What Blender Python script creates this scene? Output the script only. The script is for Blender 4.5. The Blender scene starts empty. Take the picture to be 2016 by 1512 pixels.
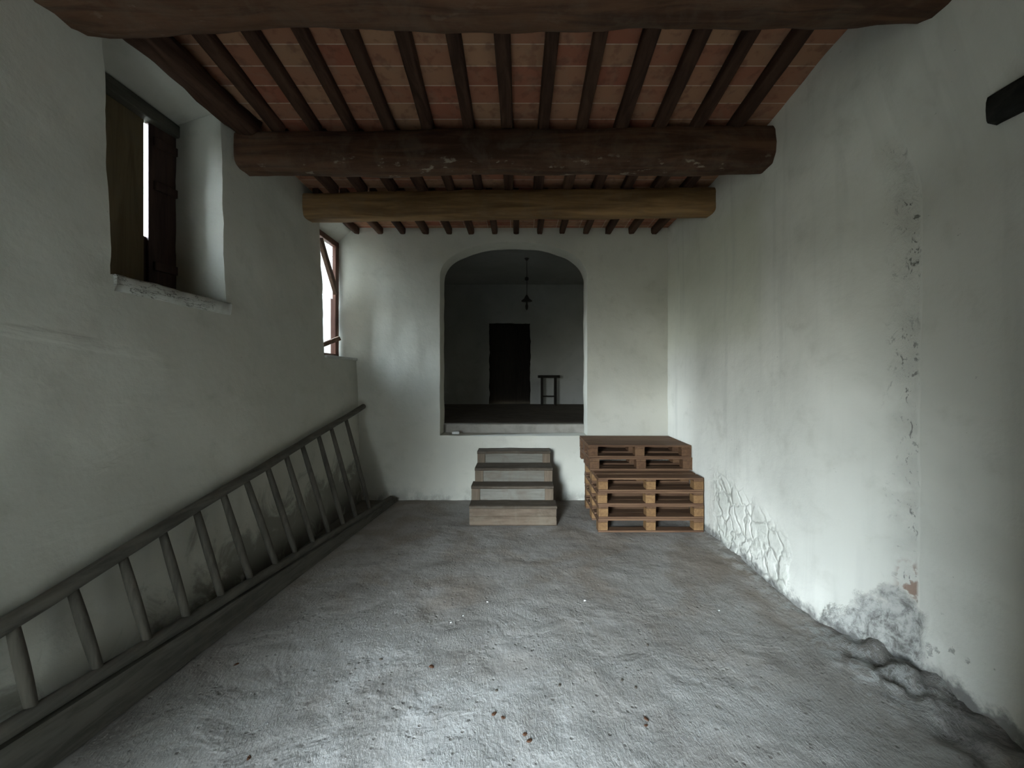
import bpy, math, random
from mathutils import Vector, Matrix, noise as mn

random.seed(7)
S = bpy.context.scene
COL = S.collection
R = math.radians

# ------------------------------------------------------------------ camera, world, light
F = 757.0            # focal length in pixels of the 2016 px wide frame
VX, VY = 1020.0, 740.0
EYE = 1.6
cd = bpy.data.cameras.new('camera')
cd.sensor_width = 36.0
cd.lens = F / 2016.0 * 36.0
cd.shift_x = -(VX - 1008.0) / 2016.0
cd.shift_y = -(756.0 - VY) / 2016.0
cd.clip_start = 0.02
cam = bpy.data.objects.new('camera', cd)
COL.objects.link(cam)
cam.location = (0, 0, EYE)
cam.rotation_euler = (R(90), 0, 0)
S.camera = cam

S.view_settings.view_transform = 'Standard'
S.view_settings.look = 'None'
S.view_settings.gamma = 1.0
S.view_settings.use_curve_mapping = False
S.view_settings.exposure = 0.39

DOOR = dict(x0=-1.95, x1=-0.95, z1=2.30, y=-1.35)      # the open doorway behind the viewer
SKY, SUNSIDE = 4.3, 225.0
w = bpy.data.worlds.new('daylight')
S.world = w
w.use_nodes = True
nt = w.node_tree
nt.nodes.clear()
wo = nt.nodes.new('ShaderNodeOutputWorld')
bg = nt.nodes.new('ShaderNodeBackground')
tc = nt.nodes.new('ShaderNodeTexCoord')
sx = nt.nodes.new('ShaderNodeSeparateXYZ')
cr = nt.nodes.new('ShaderNodeValToRGB')
nt.links.new(tc.outputs['Generated'], sx.inputs[0])
mr = nt.nodes.new('ShaderNodeMapRange')
mr.inputs[1].default_value = -1; mr.inputs[2].default_value = 1
nt.links.new(sx.outputs['Z'], mr.inputs[0])
nt.links.new(mr.outputs[0], cr.inputs[0])
el = cr.color_ramp.elements
el[0].position = 0.0; el[0].color = (0.04, 0.038, 0.032, 1)
el[1].position = 1.0; el[1].color = (0.62, 0.82, 1.0, 1)
for p, c in ((0.47, (0.07, 0.07, 0.055, 1)), (0.52, (0.38, 0.39, 0.36, 1)), (0.56, (0.60, 0.65, 0.66, 1)), (0.63, (0.86, 0.97, 1.0, 1))):
    e = cr.color_ramp.elements.new(p); e.color = c
# the sky is far brighter on the sun's side, behind and to the left of the viewer
dt = nt.nodes.new('ShaderNodeVectorMath'); dt.operation = 'DOT_PRODUCT'
nt.links.new(tc.outputs['Generated'], dt.inputs[0])
dt.inputs[1].default_value = Vector((-0.72, -0.66, 0.30)).normalized()
m2 = nt.nodes.new('ShaderNodeMapRange'); m2.interpolation_type = 'SMOOTHSTEP'
nt.links.new(dt.outputs['Value'], m2.inputs[0])
m2.inputs[1].default_value = 0.65; m2.inputs[2].default_value = 1.0; m2.inputs[3].default_value = SKY; m2.inputs[4].default_value = SUNSIDE
nt.links.new(m2.outputs[0], bg.inputs['Strength'])
tint = nt.nodes.new('ShaderNodeMix'); tint.data_type = 'RGBA'; tint.blend_type = 'MULTIPLY'; tint.inputs[0].default_value = 1.0
tr_ = nt.nodes.new('ShaderNodeMapRange'); nt.links.new(dt.outputs['Value'], tr_.inputs[0]); tr_.inputs[1].default_value = 0.0; tr_.inputs[2].default_value = 0.8
tm_ = nt.nodes.new('ShaderNodeMix'); tm_.data_type = 'RGBA'; nt.links.new(tr_.outputs[0], tm_.inputs[0])
tm_.inputs[6].default_value = (1.0, 0.93, 0.74, 1); tm_.inputs[7].default_value = (0.885, 0.93, 1.0, 1)
nt.links.new(cr.outputs[0], tint.inputs[6]); nt.links.new(tm_.outputs[2], tint.inputs[7]); nt.links.new(tint.outputs[2], bg.inputs['Color'])
nt.links.new(bg.outputs[0], wo.inputs[0])

def portal(name, loc, rot, sx_, sy_):
    l = bpy.data.lights.new(name, 'AREA')
    l.shape = 'RECTANGLE'; l.size = sx_; l.size_y = sy_
    l.cycles.is_portal = True
    o = bpy.data.objects.new(name, l); COL.objects.link(o)
    o.location = loc; o.rotation_euler = rot
    return o
portal('doorway_portal', ((DOOR['x0'] + DOOR['x1']) / 2, DOOR['y'] - 0.02, DOOR['z1'] / 2), (R(90), 0, 0),
       DOOR['x1'] - DOOR['x0'], DOOR['z1'])
portal('opening_portal', (-2.42, 4.52, 2.55), (0, R(-90), 0), 1.5, 0.8)
portal('opening_portal', (2.92, 7.25, 2.35), (0, R(90), 0), 0.9, 0.5)  # added unseen opening that brightens the room beyond the arch
portal('opening_portal', (-2.60, 2.36, 2.72), (0, R(-90), 0), 1.3, 0.8)

# ------------------------------------------------------------------ helpers
def at(x, y, Z):
    """photo pixel at distance Z -> point in the room (only used to read off real coordinates)"""
    return Vector(((x - VX) * Z / F, Z, EYE + (VY - y) * Z / F))

def fnoise(p, s=1.0, o=3):
    v = 0.0; a = 1.0; t = 0.0
    q = Vector(p) * s
    for i in range(o):
        v += a * mn.noise(q); t += a; a *= 0.5; q = q * 2.03 + Vector((7.1, 3.3, 1.7))
    return v / t

def sstep(a, b, x):
    t = max(0.0, min(1.0, (x - a) / (b - a)))
    return t * t * (3 - 2 * t)

class MB:
    def __init__(s):
        s.v = []; s.f = []
    def add(s, vs, fs):
        b = len(s.v); s.v += [tuple(p) for p in vs]; s.f += [tuple(i + b for i in f) for f in fs]
    def box(s, c, d, rot=None, taper=None):
        c = Vector(c); hx, hy, hz = d[0] / 2, d[1] / 2, d[2] / 2
        vs = []
        for z in (-hz, hz):
            for x, y in ((-hx, -hy), (hx, -hy), (hx, hy), (-hx, hy)):
                p = Vector((x, y, z))
                if rot is not None: p = rot @ p
                vs.append(c + p)
        s.add(vs, [(3, 2, 1, 0), (4, 5, 6, 7), (0, 1, 5, 4), (1, 2, 6, 5), (2, 3, 7, 6), (3, 0, 4, 7)])
    def tube(s, pts, rad, n=10, cap=True, squash=1.0, up=Vector((0, 0, 1))):
        pts = [Vector(p) for p in pts]
        if not hasattr(rad, '__len__'): rad = [rad] * len(pts)
        rings = []
        for i, p in enumerate(pts):
            a = pts[max(i - 1, 0)]; b = pts[min(i + 1, len(pts) - 1)]
            d = (b - a).normalized()
            u = up if abs(d.dot(up)) < 0.95 else Vector((1, 0, 0))
            e1 = d.cross(u).normalized(); e2 = e1.cross(d).normalized()
            rings.append([p + e1 * math.cos(2 * math.pi * k / n) * rad[i] + e2 * math.sin(2 * math.pi * k / n) * rad[i] * squash for k in range(n)])
        vs = [q for r in rings for q in r]
        fs = []
        for i in range(len(rings) - 1):
            for k in range(n):
                fs.append((i * n + k, i * n + (k + 1) % n, (i + 1) * n + (k + 1) % n, (i + 1) * n + k))
        if cap:
            fs.append(tuple(range(n))[::-1]); fs.append(tuple((len(rings) - 1) * n + k for k in range(n)))
        s.add(vs, fs)
    def grid(s, rows, skip=None):
        """rows: list of lists of points"""
        nr = len(rows); nc = len(rows[0])
        vs = [p for r in rows for p in r]
        fs = []
        for i in range(nr - 1):
            for j in range(nc - 1):
                if skip and skip(i, j): continue
                fs.append((i * nc + j, i * nc + j + 1, (i + 1) * nc + j + 1, (i + 1) * nc + j))
        s.add(vs, fs)
    def build(s, name, mat, parent=None, smooth=False, bevel=0, origin=None, seg=2):
        me = bpy.data.meshes.new(name)
        vs = s.v
        if origin is not None:
            vs = [(p[0] - origin[0], p[1] - origin[1], p[2] - origin[2]) for p in vs]
        me.from_pydata(vs, [], s.f)
        me.update()
        if mat: me.materials.append(mat)
        if smooth:
            for p in me.polygons: p.use_smooth = True
        o = bpy.data.objects.new(name, me)
        COL.objects.link(o)
        if origin is not None: o.location = origin
        if parent is not None: o.parent = parent
        if bevel:
            b = o.modifiers.new('bevel', 'BEVEL'); b.width = bevel; b.segments = seg; b.limit_method = 'ANGLE'; b.angle_limit = R(40)
        return o

def tag(o, label, cat, group=None, kind=None):
    o['label'] = label; o['category'] = cat
    if group: o['group'] = group
    if kind: o['kind'] = kind
    return o
def empty(name, loc=(0, 0, 0), rz=0):
    o = bpy.data.objects.new(name, None); COL.objects.link(o)
    o.location = loc; o.rotation_euler = (0, 0, rz); o.empty_display_size = 0.1
    return o
def struct(o, label=None, cat=None):
    o['kind'] = 'structure'
    if label: o['label'] = label
    if cat: o['category'] = cat
    return o
def copy_tree(o, parent=None):
    c = o.copy(); COL.objects.link(c); c.parent = parent
    for ch in list(o.children): copy_tree(ch, c)
    return c

# ------------------------------------------------------------------ materials
class NT:
    def __init__(s, name):
        s.m = bpy.data.materials.new(name); s.m.use_nodes = True
        s.t = s.m.node_tree; s.t.nodes.clear()
        s.out = s.t.nodes.new('ShaderNodeOutputMaterial')
        s.b = s.t.nodes.new('ShaderNodeBsdfPrincipled')
        s.t.links.new(s.b.outputs[0], s.out.inputs[0])
    def n(s, k, **kw):
        x = s.t.nodes.new(k)
        for a, b in kw.items(): setattr(x, a, b)
        return x
    def l(s, a, b):
        if isinstance(a, (int, float)): b.default_value = a
        elif isinstance(a, tuple): b.default_value = a if len(a) != 3 or b.type != 'RGBA' else (*a, 1)
        else: s.t.links.new(a, b)
    def pos(s): return s.n('ShaderNodeNewGeometry').outputs['Position']
    def obj(s): return s.n('ShaderNodeTexCoord').outputs['Object']
    def mapping(s, v, sc=(1, 1, 1), loc=(0, 0, 0), rot=(0, 0, 0)):
        m = s.n('ShaderNodeMapping'); s.l(v, m.inputs[0])
        m.inputs['Scale'].default_value = sc; m.inputs['Location'].default_value = loc; m.inputs['Rotation'].default_value = rot
        return m.outputs[0]
    def noise(s, v, sc=5, det=4, ro=0.5, dist=0.0):
        x = s.n('ShaderNodeTexNoise'); s.l(v, x.inputs['Vector'])
        x.inputs['Scale'].default_value = sc; x.inputs['Detail'].default_value = det
        x.inputs['Roughness'].default_value = ro; x.inputs['Distortion'].default_value = dist
        return x.outputs[0]
    def vor(s, v, sc=5, feat='F1', rnd=1.0):
        x = s.n('ShaderNodeTexVoronoi', feature=feat); s.l(v, x.inputs['Vector'])
        x.inputs['Scale'].default_value = sc; x.inputs['Randomness'].default_value = rnd
        return x.outputs['Distance']
    def math(s, op, a, b=0.0, c=None, clamp=False):
        x = s.n('ShaderNodeMath', operation=op, use_clamp=clamp); s.l(a, x.inputs[0]); s.l(b, x.inputs[1])
        if c is not None: s.l(c, x.inputs[2])
        return x.outputs[0]
    def ss(s, v, a, b, lo=0.0, hi=1.0):
        """smooth step from a to b (a<b), output lo..hi"""
        x = s.n('ShaderNodeMapRange', interpolation_type='SMOOTHSTEP'); s.l(v, x.inputs[0])
        x.inputs[1].default_value = a; x.inputs[2].default_value = b; x.inputs[3].default_value = lo; x.inputs[4].default_value = hi
        return x.outputs[0]
    def mix(s, f, a, b, mode='MIX'):
        x = s.n('ShaderNodeMix', data_type='RGBA', blend_type=mode)
        s.l(f, x.inputs[0]); s.l(a, x.inputs[6]); s.l(b, x.inputs[7])
        return x.outputs[2]
    def mul(s, *a):
        r = a[0]
        for b in a[1:]: r = s.math('MULTIPLY', r, b)
        return r
    def add(s, *a):
        r = a[0]
        for b in a[1:]: r = s.math('ADD', r, b)
        return r
    def sep(s, v):
        x = s.n('ShaderNodeSeparateXYZ'); s.l(v, x.inputs[0]); return x.outputs
    def comb(s, a, b, c):
        x = s.n('ShaderNodeCombineXYZ'); s.l(a, x.inputs[0]); s.l(b, x.inputs[1]); s.l(c, x.inputs[2]); return x.outputs[0]
    def bump(s, h, st=0.3, d=0.02):
        x = s.n('ShaderNodeBump'); s.l(h, x.inputs['Height']); x.inputs['Strength'].default_value = st; x.inputs['Distance'].default_value = d
        s.l(x.outputs[0], s.b.inputs['Normal'])
    def fin(s, col, rough=0.9, spec=0.2):
        s.l(col, s.b.inputs['Base Color']); s.l(rough, s.b.inputs['Roughness'])
        s.b.inputs['Specular IOR Level'].default_value = spec
        return s.m

def mat_plaster(name, base=(0.60, 0.60, 0.565), side=None, streak=0.0, rough_amp=1.0):
    t = NT(name); P = t.pos(); x, y, z = t.sep(P)
    big = t.noise(P, 0.9, 3, 0.55, 0.4)
    col = t.mix(t.ss(big, 0.35, 0.7), (base[0] * 0.88, base[1] * 0.885, base[2] * 0.87), (base[0] * 1.05, base[1] * 1.05, base[2] * 1.04))
    mid = t.noise(P, 5.0, 5, 0.6, 0.2)
    col = t.mix(t.math('MULTIPLY', t.ss(mid, 0.52, 0.78), 0.35), col, (base[0] * 0.62, base[1] * 0.62, base[2] * 0.58))
    # specks and small scuffs
    sp = t.noise(t.mapping(P, (1, 1, 1.6)), 21, 3, 0.6)
    gate = t.noise(P, 2.3, 2, 0.5)
    spm = t.mul(t.ss(sp, 0.70, 0.76), t.ss(gate, 0.5, 0.62))
    col = t.mix(t.math('MULTIPLY', spm, 0.55), col, (0.13, 0.125, 0.11))
    # dirt at the foot of every wall
    edge = t.noise(t.mapping(P, (1, 1, 0.7)), 6, 5, 0.65)
    foot = t.mul(t.ss(z, 0.0, 0.20, 1, 0), t.ss(edge, 0.42, 0.6))
    if side != 'right':
        col = t.mix(t.math('MULTIPLY', foot, 0.55), col, (0.17, 0.16, 0.145))
    h = t.add(t.mul(t.noise(P, 2.4, 4, 0.55), 0.55), t.mul(t.noise(P, 13, 4, 0.6), 0.16 * rough_amp), t.mul(t.noise(P, 70, 3, 0.6), 0.035))
    if side == 'left':
        # mould and old patches behind the ladder
        m1 = t.noise(t.mapping(P, (1, 1, 0.8)), 3.1, 6, 0.68, 0.9)
        low = t.mul(t.ss(z, 0.05, 0.85, 1, 0), t.ss(y, 2.0, 3.4, 0.25, 1.0))
        mk = t.ss(t.math('ADD', m1, t.math('MULTIPLY', low, 0.36)), 0.57, 0.74)
        mk = t.mul(mk, t.ss(z, 0.55, 1.05, 1, 0))
        col = t.mix(t.math('MULTIPLY', mk, 0.72), col, (0.165, 0.158, 0.135))
        wet = t.mul(t.ss(z, 0.06, 0.28, 1, 0), t.ss(m1, 0.36, 0.5))
        col = t.mix(t.math('MULTIPLY', wet, 0.7), col, (0.07, 0.06, 0.05))
        # trowel ridges in the nearer part
        rid = t.noise(t.mapping(P, (1, 1.1, 3.2), (0, 0, 0), (R(14), 0, 0)), 1.7, 4, 0.5, 0.5)
        ridm = t.mul(t.ss(y, 1.0, 3.0, 1, 0), t.mul(t.ss(z, 0.7, 1.1), t.ss(z, 1.7, 2.2, 1, 0)))
        h = t.add(h, t.mul(t.ss(rid, 0.48, 0.70), ridm, 0.34))
    if side == 'right':
        lower = t.ss(z, 0.75, 1.6, 1, 0)
        # yellowish window light on the far upper wall, painted into the plaster colour
        warm = t.mul(t.ss(z, 1.7, 2.1), t.mul(t.ss(y, 2.9, 3.2), t.ss(z, 2.9, 3.3, 1, 0)))
        col = t.mix(t.math('MULTIPLY', warm, 0.55), col, (0.56, 0.56, 0.44))
        # old vertical run marks
        st = t.noise(t.mapping(P, (1, 5.0, 0.35)), 1.6, 4, 0.55)
        col = t.mix(t.mul(t.ss(st, 0.5, 0.72), 0.22), col, (0.36, 0.36, 0.33))
        # patch of exposed rubble stone under thin limewash, left of centre of the wall
        jag = t.math('MULTIPLY', t.math('SUBTRACT', t.noise(P, 4.5, 4, 0.6), 0.5), 0.22)
        yy = t.math('ADD', y, jag); zz = t.math('ADD', z, jag)
        top = t.math('ADD', zz, t.math('MULTIPLY', t.math('SUBTRACT', yy, 3.1), -0.30))
        rg = t.mul(t.ss(yy, 2.72, 2.78), t.ss(yy, 3.62, 3.95, 1, 0), t.ss(top, 0.42, 0.62, 1, 0))
        Pd = t.n('ShaderNodeVectorMath', operation='ADD'); t.l(P, Pd.inputs[0])
        nv = t.n('ShaderNodeTexNoise'); t.l(P, nv.inputs['Vector']); nv.inputs['Scale'].default_value = 4; nv.inputs['Detail'].default_value = 3
        sc = t.n('ShaderNodeVectorMath', operation='SCALE'); t.l(nv.outputs['Color'], sc.inputs[0]); sc.inputs['Scale'].default_value = 0.30
        t.l(sc.outputs[0], Pd.inputs[1])
        ce = t.vor(t.mapping(Pd.outputs[0], (1, 1, 1)), 7.0, 'DISTANCE_TO_EDGE')
        line = t.ss(ce, 0.0, 0.075, 1, 0)
        col = t.mix(t.mul(rg, t.ss(t.noise(P, 3.5, 3, 0.6), 0.35, 0.65), 0.40), col, (0.37, 0.385, 0.33))
        col = t.mix(t.mul(rg, line, t.ss(t.noise(P, 6, 2), 0.42, 0.62), 0.62), col, (0.22, 0.215, 0.185))
        h = t.add(h, t.mul(rg, t.ss(ce, 0.0, 0.16), 0.40), t.mul(rg, t.noise(P, 12, 4), 0.8))
        # crumbling plaster running up the corner
        cn = t.noise(t.mapping(P, (2, 1.8, 1)), 13, 5, 0.7, 0.6)
        cw = t.mul(t.ss(y, 2.085, 2.11), t.ss(y, 2.125, 2.225, 1, 0), t.ss(z, 2.75, 2.95, 1, 0))
        cm = t.mul(cw, t.ss(t.noise(P, 3.7, 2), 0.40, 0.58), t.ss(cn, 0.56, 0.62))
        col = t.mix(t.math('MULTIPLY', cm, 0.85), col, (0.10, 0.095, 0.085))
        soft = t.mul(cw, t.ss(t.noise(P, 7, 4), 0.42, 0.62))
        col = t.mix(t.math('MULTIPLY', soft, 0.16), col, (0.28, 0.27, 0.245))
        brick = t.mul(cw, t.ss(y, 2.15, 2.175, 1, 0), t.ss(z, 0.34, 0.40), t.ss(z, 0.52, 0.60, 1, 0), t.ss(t.noise(P, 15, 3), 0.46, 0.54))
        col = t.mix(t.math('MULTIPLY', brick, 0.8), col, (0.24, 0.13, 0.085))
        # decayed grey triangle at the foot of the corner
        jj = t.math('MULTIPLY', t.math('SUBTRACT', t.noise(P, 7.5, 5, 0.65), 0.5), 0.5)
        tri = t.math('ADD', t.math('ADD', z, t.math('MULTIPLY', t.math('ABSOLUTE', t.math('SUBTRACT', y, 2.16)), 1.15)), jj)
        tm = t.ss(tri, 0.34, 0.46, 1, 0)
        tm = t.mul(tm, t.ss(y, 2.02, 2.10))
        dn = t.noise(t.mapping(P, (1, 1.6, 1)), 13, 6, 0.72, 0.35)
        dcol = t.mix(t.ss(dn, 0.35, 0.62), (0.14, 0.135, 0.125), (0.50, 0.495, 0.46))
        col = t.mix(t.math('MULTIPLY', tm, 0.95), col, dcol)
        fm = t.mul(t.ss(t.math('ADD', z, t.math('MULTIPLY', jj, 0.6)), 0.03, 0.10, 1, 0), t.ss(edge, 0.3, 0.5))
        col = t.mix(t.math('MULTIPLY', fm, 0.8), col, (0.12, 0.115, 0.11))
        # flaked spots near the foot of the nearer stretch
        fl = t.mul(t.ss(y, 2.12, 2.05, 0, 1) if False else t.ss(y, 2.0, 2.12, 1, 0), t.ss(z, 0.15, 0.5, 1, 0), t.ss(t.noise(P, 9, 4, 0.6), 0.60, 0.66))
        col = t.mix(t.math('MULTIPLY', fl, 0.6), col, (0.22, 0.215, 0.20))
        h = t.add(h, t.mul(tm, dn, 2.2), t.mul(cw, cn, 1.3), t.mul(fl, -0.4))
    if side == 'back':
        # scuffed, slightly yellowed limewash
        yel = t.noise(P, 1.3, 3, 0.6)
        col = t.mix(t.math('MULTIPLY', t.ss(yel, 0.5, 0.7), 0.25), col, (0.58, 0.55, 0.45))
        low = t.mul(t.ss(z, 0.02, 0.55, 1, 0), t.ss(t.noise(P, 3.2, 5, 0.65), 0.45, 0.66), t.ss(x, -1.95, -1.6, 1.0, 0.15))
        col = t.mix(t.math('MULTIPLY', low, 0.55), col, (0.20, 0.195, 0.175))
    t.bump(h, 0.55, 0.035)
    return t.fin(col, 0.93, 0.12)

def mat_floor():
    t = NT('rough_concrete'); P = t.pos(); x, y, z = t.sep(P)
    a = t.noise(P, 1.1, 4, 0.6, 0.5)
    col = t.mix(t.ss(a, 0.35, 0.68), (0.225, 0.208, 0.186), (0.35, 0.335, 0.312))
    b = t.noise(P, 4.5, 6, 0.68, 0.6)
    col = t.mix(t.mul(t.ss(b, 0.50, 0.70), 0.55), col, (0.17, 0.15, 0.13))
    br = t.noise(t.mapping(P, (1, 1, 1), (4, 9, 0)), 1.7, 4, 0.6, 0.8)
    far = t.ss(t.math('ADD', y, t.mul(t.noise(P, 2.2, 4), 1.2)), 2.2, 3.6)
    col = t.mix(t.mul(far, 0.45), col, (0.165, 0.138, 0.112))  # brown dust, with light fading towards the far end painted in
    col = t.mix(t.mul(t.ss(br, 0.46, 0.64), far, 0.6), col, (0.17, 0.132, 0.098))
    # worn scaly skin of cement with long scratches
    near = t.ss(y, 2.3, 3.1, 1, 0.30)
    s1 = t.noise(t.mapping(P, (2.6, 1, 1), (0, 0, 0), (0, 0, R(24))), 24, 6, 0.70, 0.9)
    s2 = t.noise(t.mapping(P, (1.3, 1, 1), (0, 0, 0), (0, 0, R(-35))), 60, 4, 0.65, 0.5)
    pit = t.vor(t.mapping(P, (1, 1, 1)), 24, 'F1')
    pitm = t.mul(t.ss(pit, 0.10, 0.24, 1, 0), t.ss(t.noise(P, 6, 3), 0.43, 0.58))
    fine = t.mul(t.ss(t.noise(P, 55, 3, 0.6), 0.60, 0.68), t.ss(t.noise(P, 3.2, 3), 0.42, 0.6), near)
    col = t.mix(t.mul(fine, 0.55), col, (0.12, 0.11, 0.10))
    col = t.mix(t.mul(t.ss(s1, 0.56, 0.70), near, 0.30), col, (0.46, 0.46, 0.45))
    col = t.mix(t.mul(pitm, 0.75), col, (0.13, 0.115, 0.10))
    # dirt trench along the nearer right wall
    d = t.mul(t.ss(x, 1.72, 1.95), t.ss(y, 2.05, 2.6, 1, 0))
    dn = t.noise(P, 5, 6, 0.7, 1.5)
    col = t.mix(t.mul(d, t.ss(dn, 0.36, 0.60), 0.80), col, (0.12, 0.115, 0.105))
    hp = t.mul(t.ss(x, 1.66, 1.86), t.ss(y, 1.72, 1.9), t.ss(y, 2.35, 2.6, 1, 0), t.ss(t.noise(P, 11, 6, 0.7, 0.8), 0.46, 0.56))
    col = t.mix(t.mul(hp, 0.75), col, (0.36, 0.36, 0.34))
    # lighter mortar crumbs along the right wall
    e = t.mul(t.ss(x, 1.70, 1.90), t.ss(y, 2.3, 2.7), t.ss(t.noise(P, 9, 5, 0.7), 0.44, 0.60))
    col = t.mix(t.mul(e, 0.6), col, (0.42, 0.42, 0.39))
    # shade on the floor along the ladder, painted as a darker margin
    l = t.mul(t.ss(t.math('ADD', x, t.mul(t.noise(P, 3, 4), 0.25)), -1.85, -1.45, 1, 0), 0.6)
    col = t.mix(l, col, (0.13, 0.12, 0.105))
    patch = t.ss(t.noise(P, 2.6, 4, 0.6, 0.5), 0.38, 0.62, 0.25, 1.0)
    big = t.vor(t.mapping(P, (1, 0.7, 1), (2, 5, 0), (0, 0, R(30))), 9, 'F1')
    bigm = t.mul(t.ss(big, 0.08, 0.17, 1, 0), t.ss(t.noise(P, 3.3, 3), 0.55, 0.65))
    col = t.mix(t.mul(bigm, 0.5), col, (0.14, 0.12, 0.10))
    h = t.add(t.mul(t.noise(P, 7, 5, 0.6), 0.9), t.mul(s1, 0.95, near, patch), t.mul(s2, 0.45, near, patch), t.mul(bigm, -0.3), t.mul(pitm, -0.2), t.mul(t.noise(P, 110, 3), 0.07), t.mul(d, dn, 2.0))
    t.bump(h, 0.75, 0.022)
    return t.fin(col, 0.86, 0.25)

def mat_wood(name, c1, c2, axis='x', dust=None, dustamt=0.0, scale=1.0, rough=0.75, spec=0.2, bump=0.25, world=False, fleck=False):
    t = NT(name); P = t.pos() if world else t.obj()
    a = {'x': (0.09, 1, 1), 'y': (1, 0.09, 1), 'z': (1, 1, 0.09)}[axis]
    info = t.n('ShaderNodeObjectInfo')
    off = t.math('MULTIPLY', info.outputs['Random'], 37.0)
    va = t.n('ShaderNodeVectorMath', operation='ADD'); t.l(t.mapping(P, a), va.inputs[0]); t.l(t.comb(off, off, off), va.inputs[1])
    Q = va.outputs[0]
    g = t.noise(Q, 28 * scale, 5, 0.62, 0.8)
    g2 = t.noise(Q, 6 * scale, 3, 0.55, 0.6)
    f = t.add(t.mul(g, 0.6), t.mul(g2, 0.4))
    col = t.mix(t.ss(f, 0.36, 0.64), c1, c2)
    col = t.mix(t.ss(info.outputs['Random'], 0.0, 1.0, 0.0, 0.28), col, c1)
    if dust:
        dn = t.noise(P, 5.5, 5, 0.65, 0.5)
        col = t.mix(t.mul(t.ss(dn, 0.42, 0.68), dustamt), col, dust)
    if fleck:
        px_, py_, pz_ = t.sep(P)
        fk = t.mul(t.ss(t.noise(t.mapping(P, (1, 2, 2)), 7, 4, 0.6), 0.60, 0.68), t.ss(pz_, 3.20, 3.30, 1, 0))
        col = t.mix(t.mul(fk, 0.6), col, (0.36, 0.31, 0.24))
    t.bump(g, bump, 0.006)
    return t.fin(col, rough, spec)

def mat_ceiling():
    t = NT('terracotta_tiles'); P = t.pos(); x, y, z = t.sep(P)
    bt = t.n('ShaderNodeTexBrick', offset=0.0, squash=1.0)
    t.l(t.comb(t.math('ADD', x, 10 * 0.2925 - 0.198), t.math('ADD', y, 0.02), 0.0), bt.inputs['Vector'])
    bt.inputs['Scale'].default_value = 1.0
    bt.inputs['Brick Width'].default_value = 0.2925; bt.inputs['Row Height'].default_value = 0.14
    bt.inputs['Mortar Size'].default_value = 0.0035; bt.inputs['Mortar Smooth'].default_value = 0.3
    bt.inputs['Bias'].default_value = 0.0
    bt.inputs['Color1'].default_value = (0.30, 0.105, 0.062, 1); bt.inputs['Color2'].default_value = (0.36, 0.20, 0.115, 1)
    bt.inputs['Mortar'].default_value = (0.60, 0.45, 0.34, 1)
    n1 = t.noise(P, 7, 4, 0.6, 0.4)
    col = t.mix(t.mul(t.ss(n1, 0.45, 0.7), 0.35), bt.outputs['Color'], (0.28, 0.19, 0.125))
    col = t.mix(t.mul(t.ss(t.noise(P, 14, 3), 0.5, 0.68), 0.4), col, (0.12, 0.05, 0.034))
    t.bump(t.add(t.mul(bt.outputs['Fac'], -0.6), t.mul(n1, 0.5)), 0.4, 0.008)
    return t.fin(col, 0.85, 0.2)

M = {}
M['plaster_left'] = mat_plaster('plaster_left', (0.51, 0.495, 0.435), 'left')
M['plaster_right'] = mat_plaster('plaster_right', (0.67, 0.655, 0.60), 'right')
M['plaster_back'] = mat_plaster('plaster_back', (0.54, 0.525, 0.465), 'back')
M['plaster_plain'] = mat_plaster('plaster_plain', (0.27, 0.265, 0.24))
M['floor'] = mat_floor()
M['tiles'] = mat_ceiling()
M['beam'] = mat_wood('dark_beam_oak', (0.045, 0.021, 0.012), (0.125, 0.062, 0.034), 'x', (0.16, 0.13, 0.095), 0.25, 0.55, 0.8, 0.2, 0.6, True, True)
M['beam_pale'] = mat_wood('pale_beam_oak', (0.13, 0.072, 0.030), (0.36, 0.21, 0.088), 'x', (0.20, 0.16, 0.11), 0.2, 0.5, 0.75, 0.2, 0.5, True)
M['joist'] = mat_wood('joist_wood', (0.030, 0.015, 0.010), (0.085, 0.045, 0.028), 'y', None, 0, 0.6, 0.8, 0.15, 0.5)
M['pallet_x'] = mat_wood('pallet_board_pine', (0.075, 0.038, 0.021), (0.150, 0.085, 0.048), 'x')
M['pallet_y'] = mat_wood('pallet_cross_pine', (0.070, 0.036, 0.019), (0.14, 0.078, 0.042), 'y')
M['pallet_block'] = mat_wood('pallet_block_pine', (0.125, 0.066, 0.028), (0.22, 0.126, 0.056), 'y')
M['pallet_block_dark'] = mat_wood('darker_pallet_block', (0.070, 0.034, 0.018), (0.135, 0.074, 0.038), 'y')
M['step_tread'] = mat_wood('worn_tread_wood', (0.045, 0.033, 0.023), (0.09, 0.070, 0.050), 'x', (0.12, 0.105, 0.085), 0.35)
M['step_riser'] = mat_wood('limewashed_riser_wood', (0.125, 0.115, 0.095), (0.185, 0.175, 0.15), 'x', (0.12, 0.092, 0.066), 0.5)
M['step_front'] = mat_wood('dusty_step_wood', (0.080, 0.056, 0.038), (0.145, 0.108, 0.076), 'x', (0.17, 0.142, 0.105), 0.45)
M['step_block'] = mat_wood('brown_step_block', (0.095, 0.070, 0.048), (0.165, 0.125, 0.09), 'z', (0.08, 0.072, 0.052), 0.4)
M['ladder'] = mat_wood('old_grey_ladder_wood', (0.055, 0.051, 0.042), (0.115, 0.107, 0.090), 'y', (0.12, 0.105, 0.08), 0.4, 1.0, 0.8)
M['rung'] = mat_wood('old_rung_wood', (0.048, 0.043, 0.034), (0.100, 0.090, 0.072), 'z', None, 0, 1.0, 0.8)
M['shutter'] = mat_wood('shutter_wood', (0.095, 0.068, 0.035), (0.17, 0.125, 0.070), 'z', (0.11, 0.10, 0.075), 0.3, 0.6)
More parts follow.
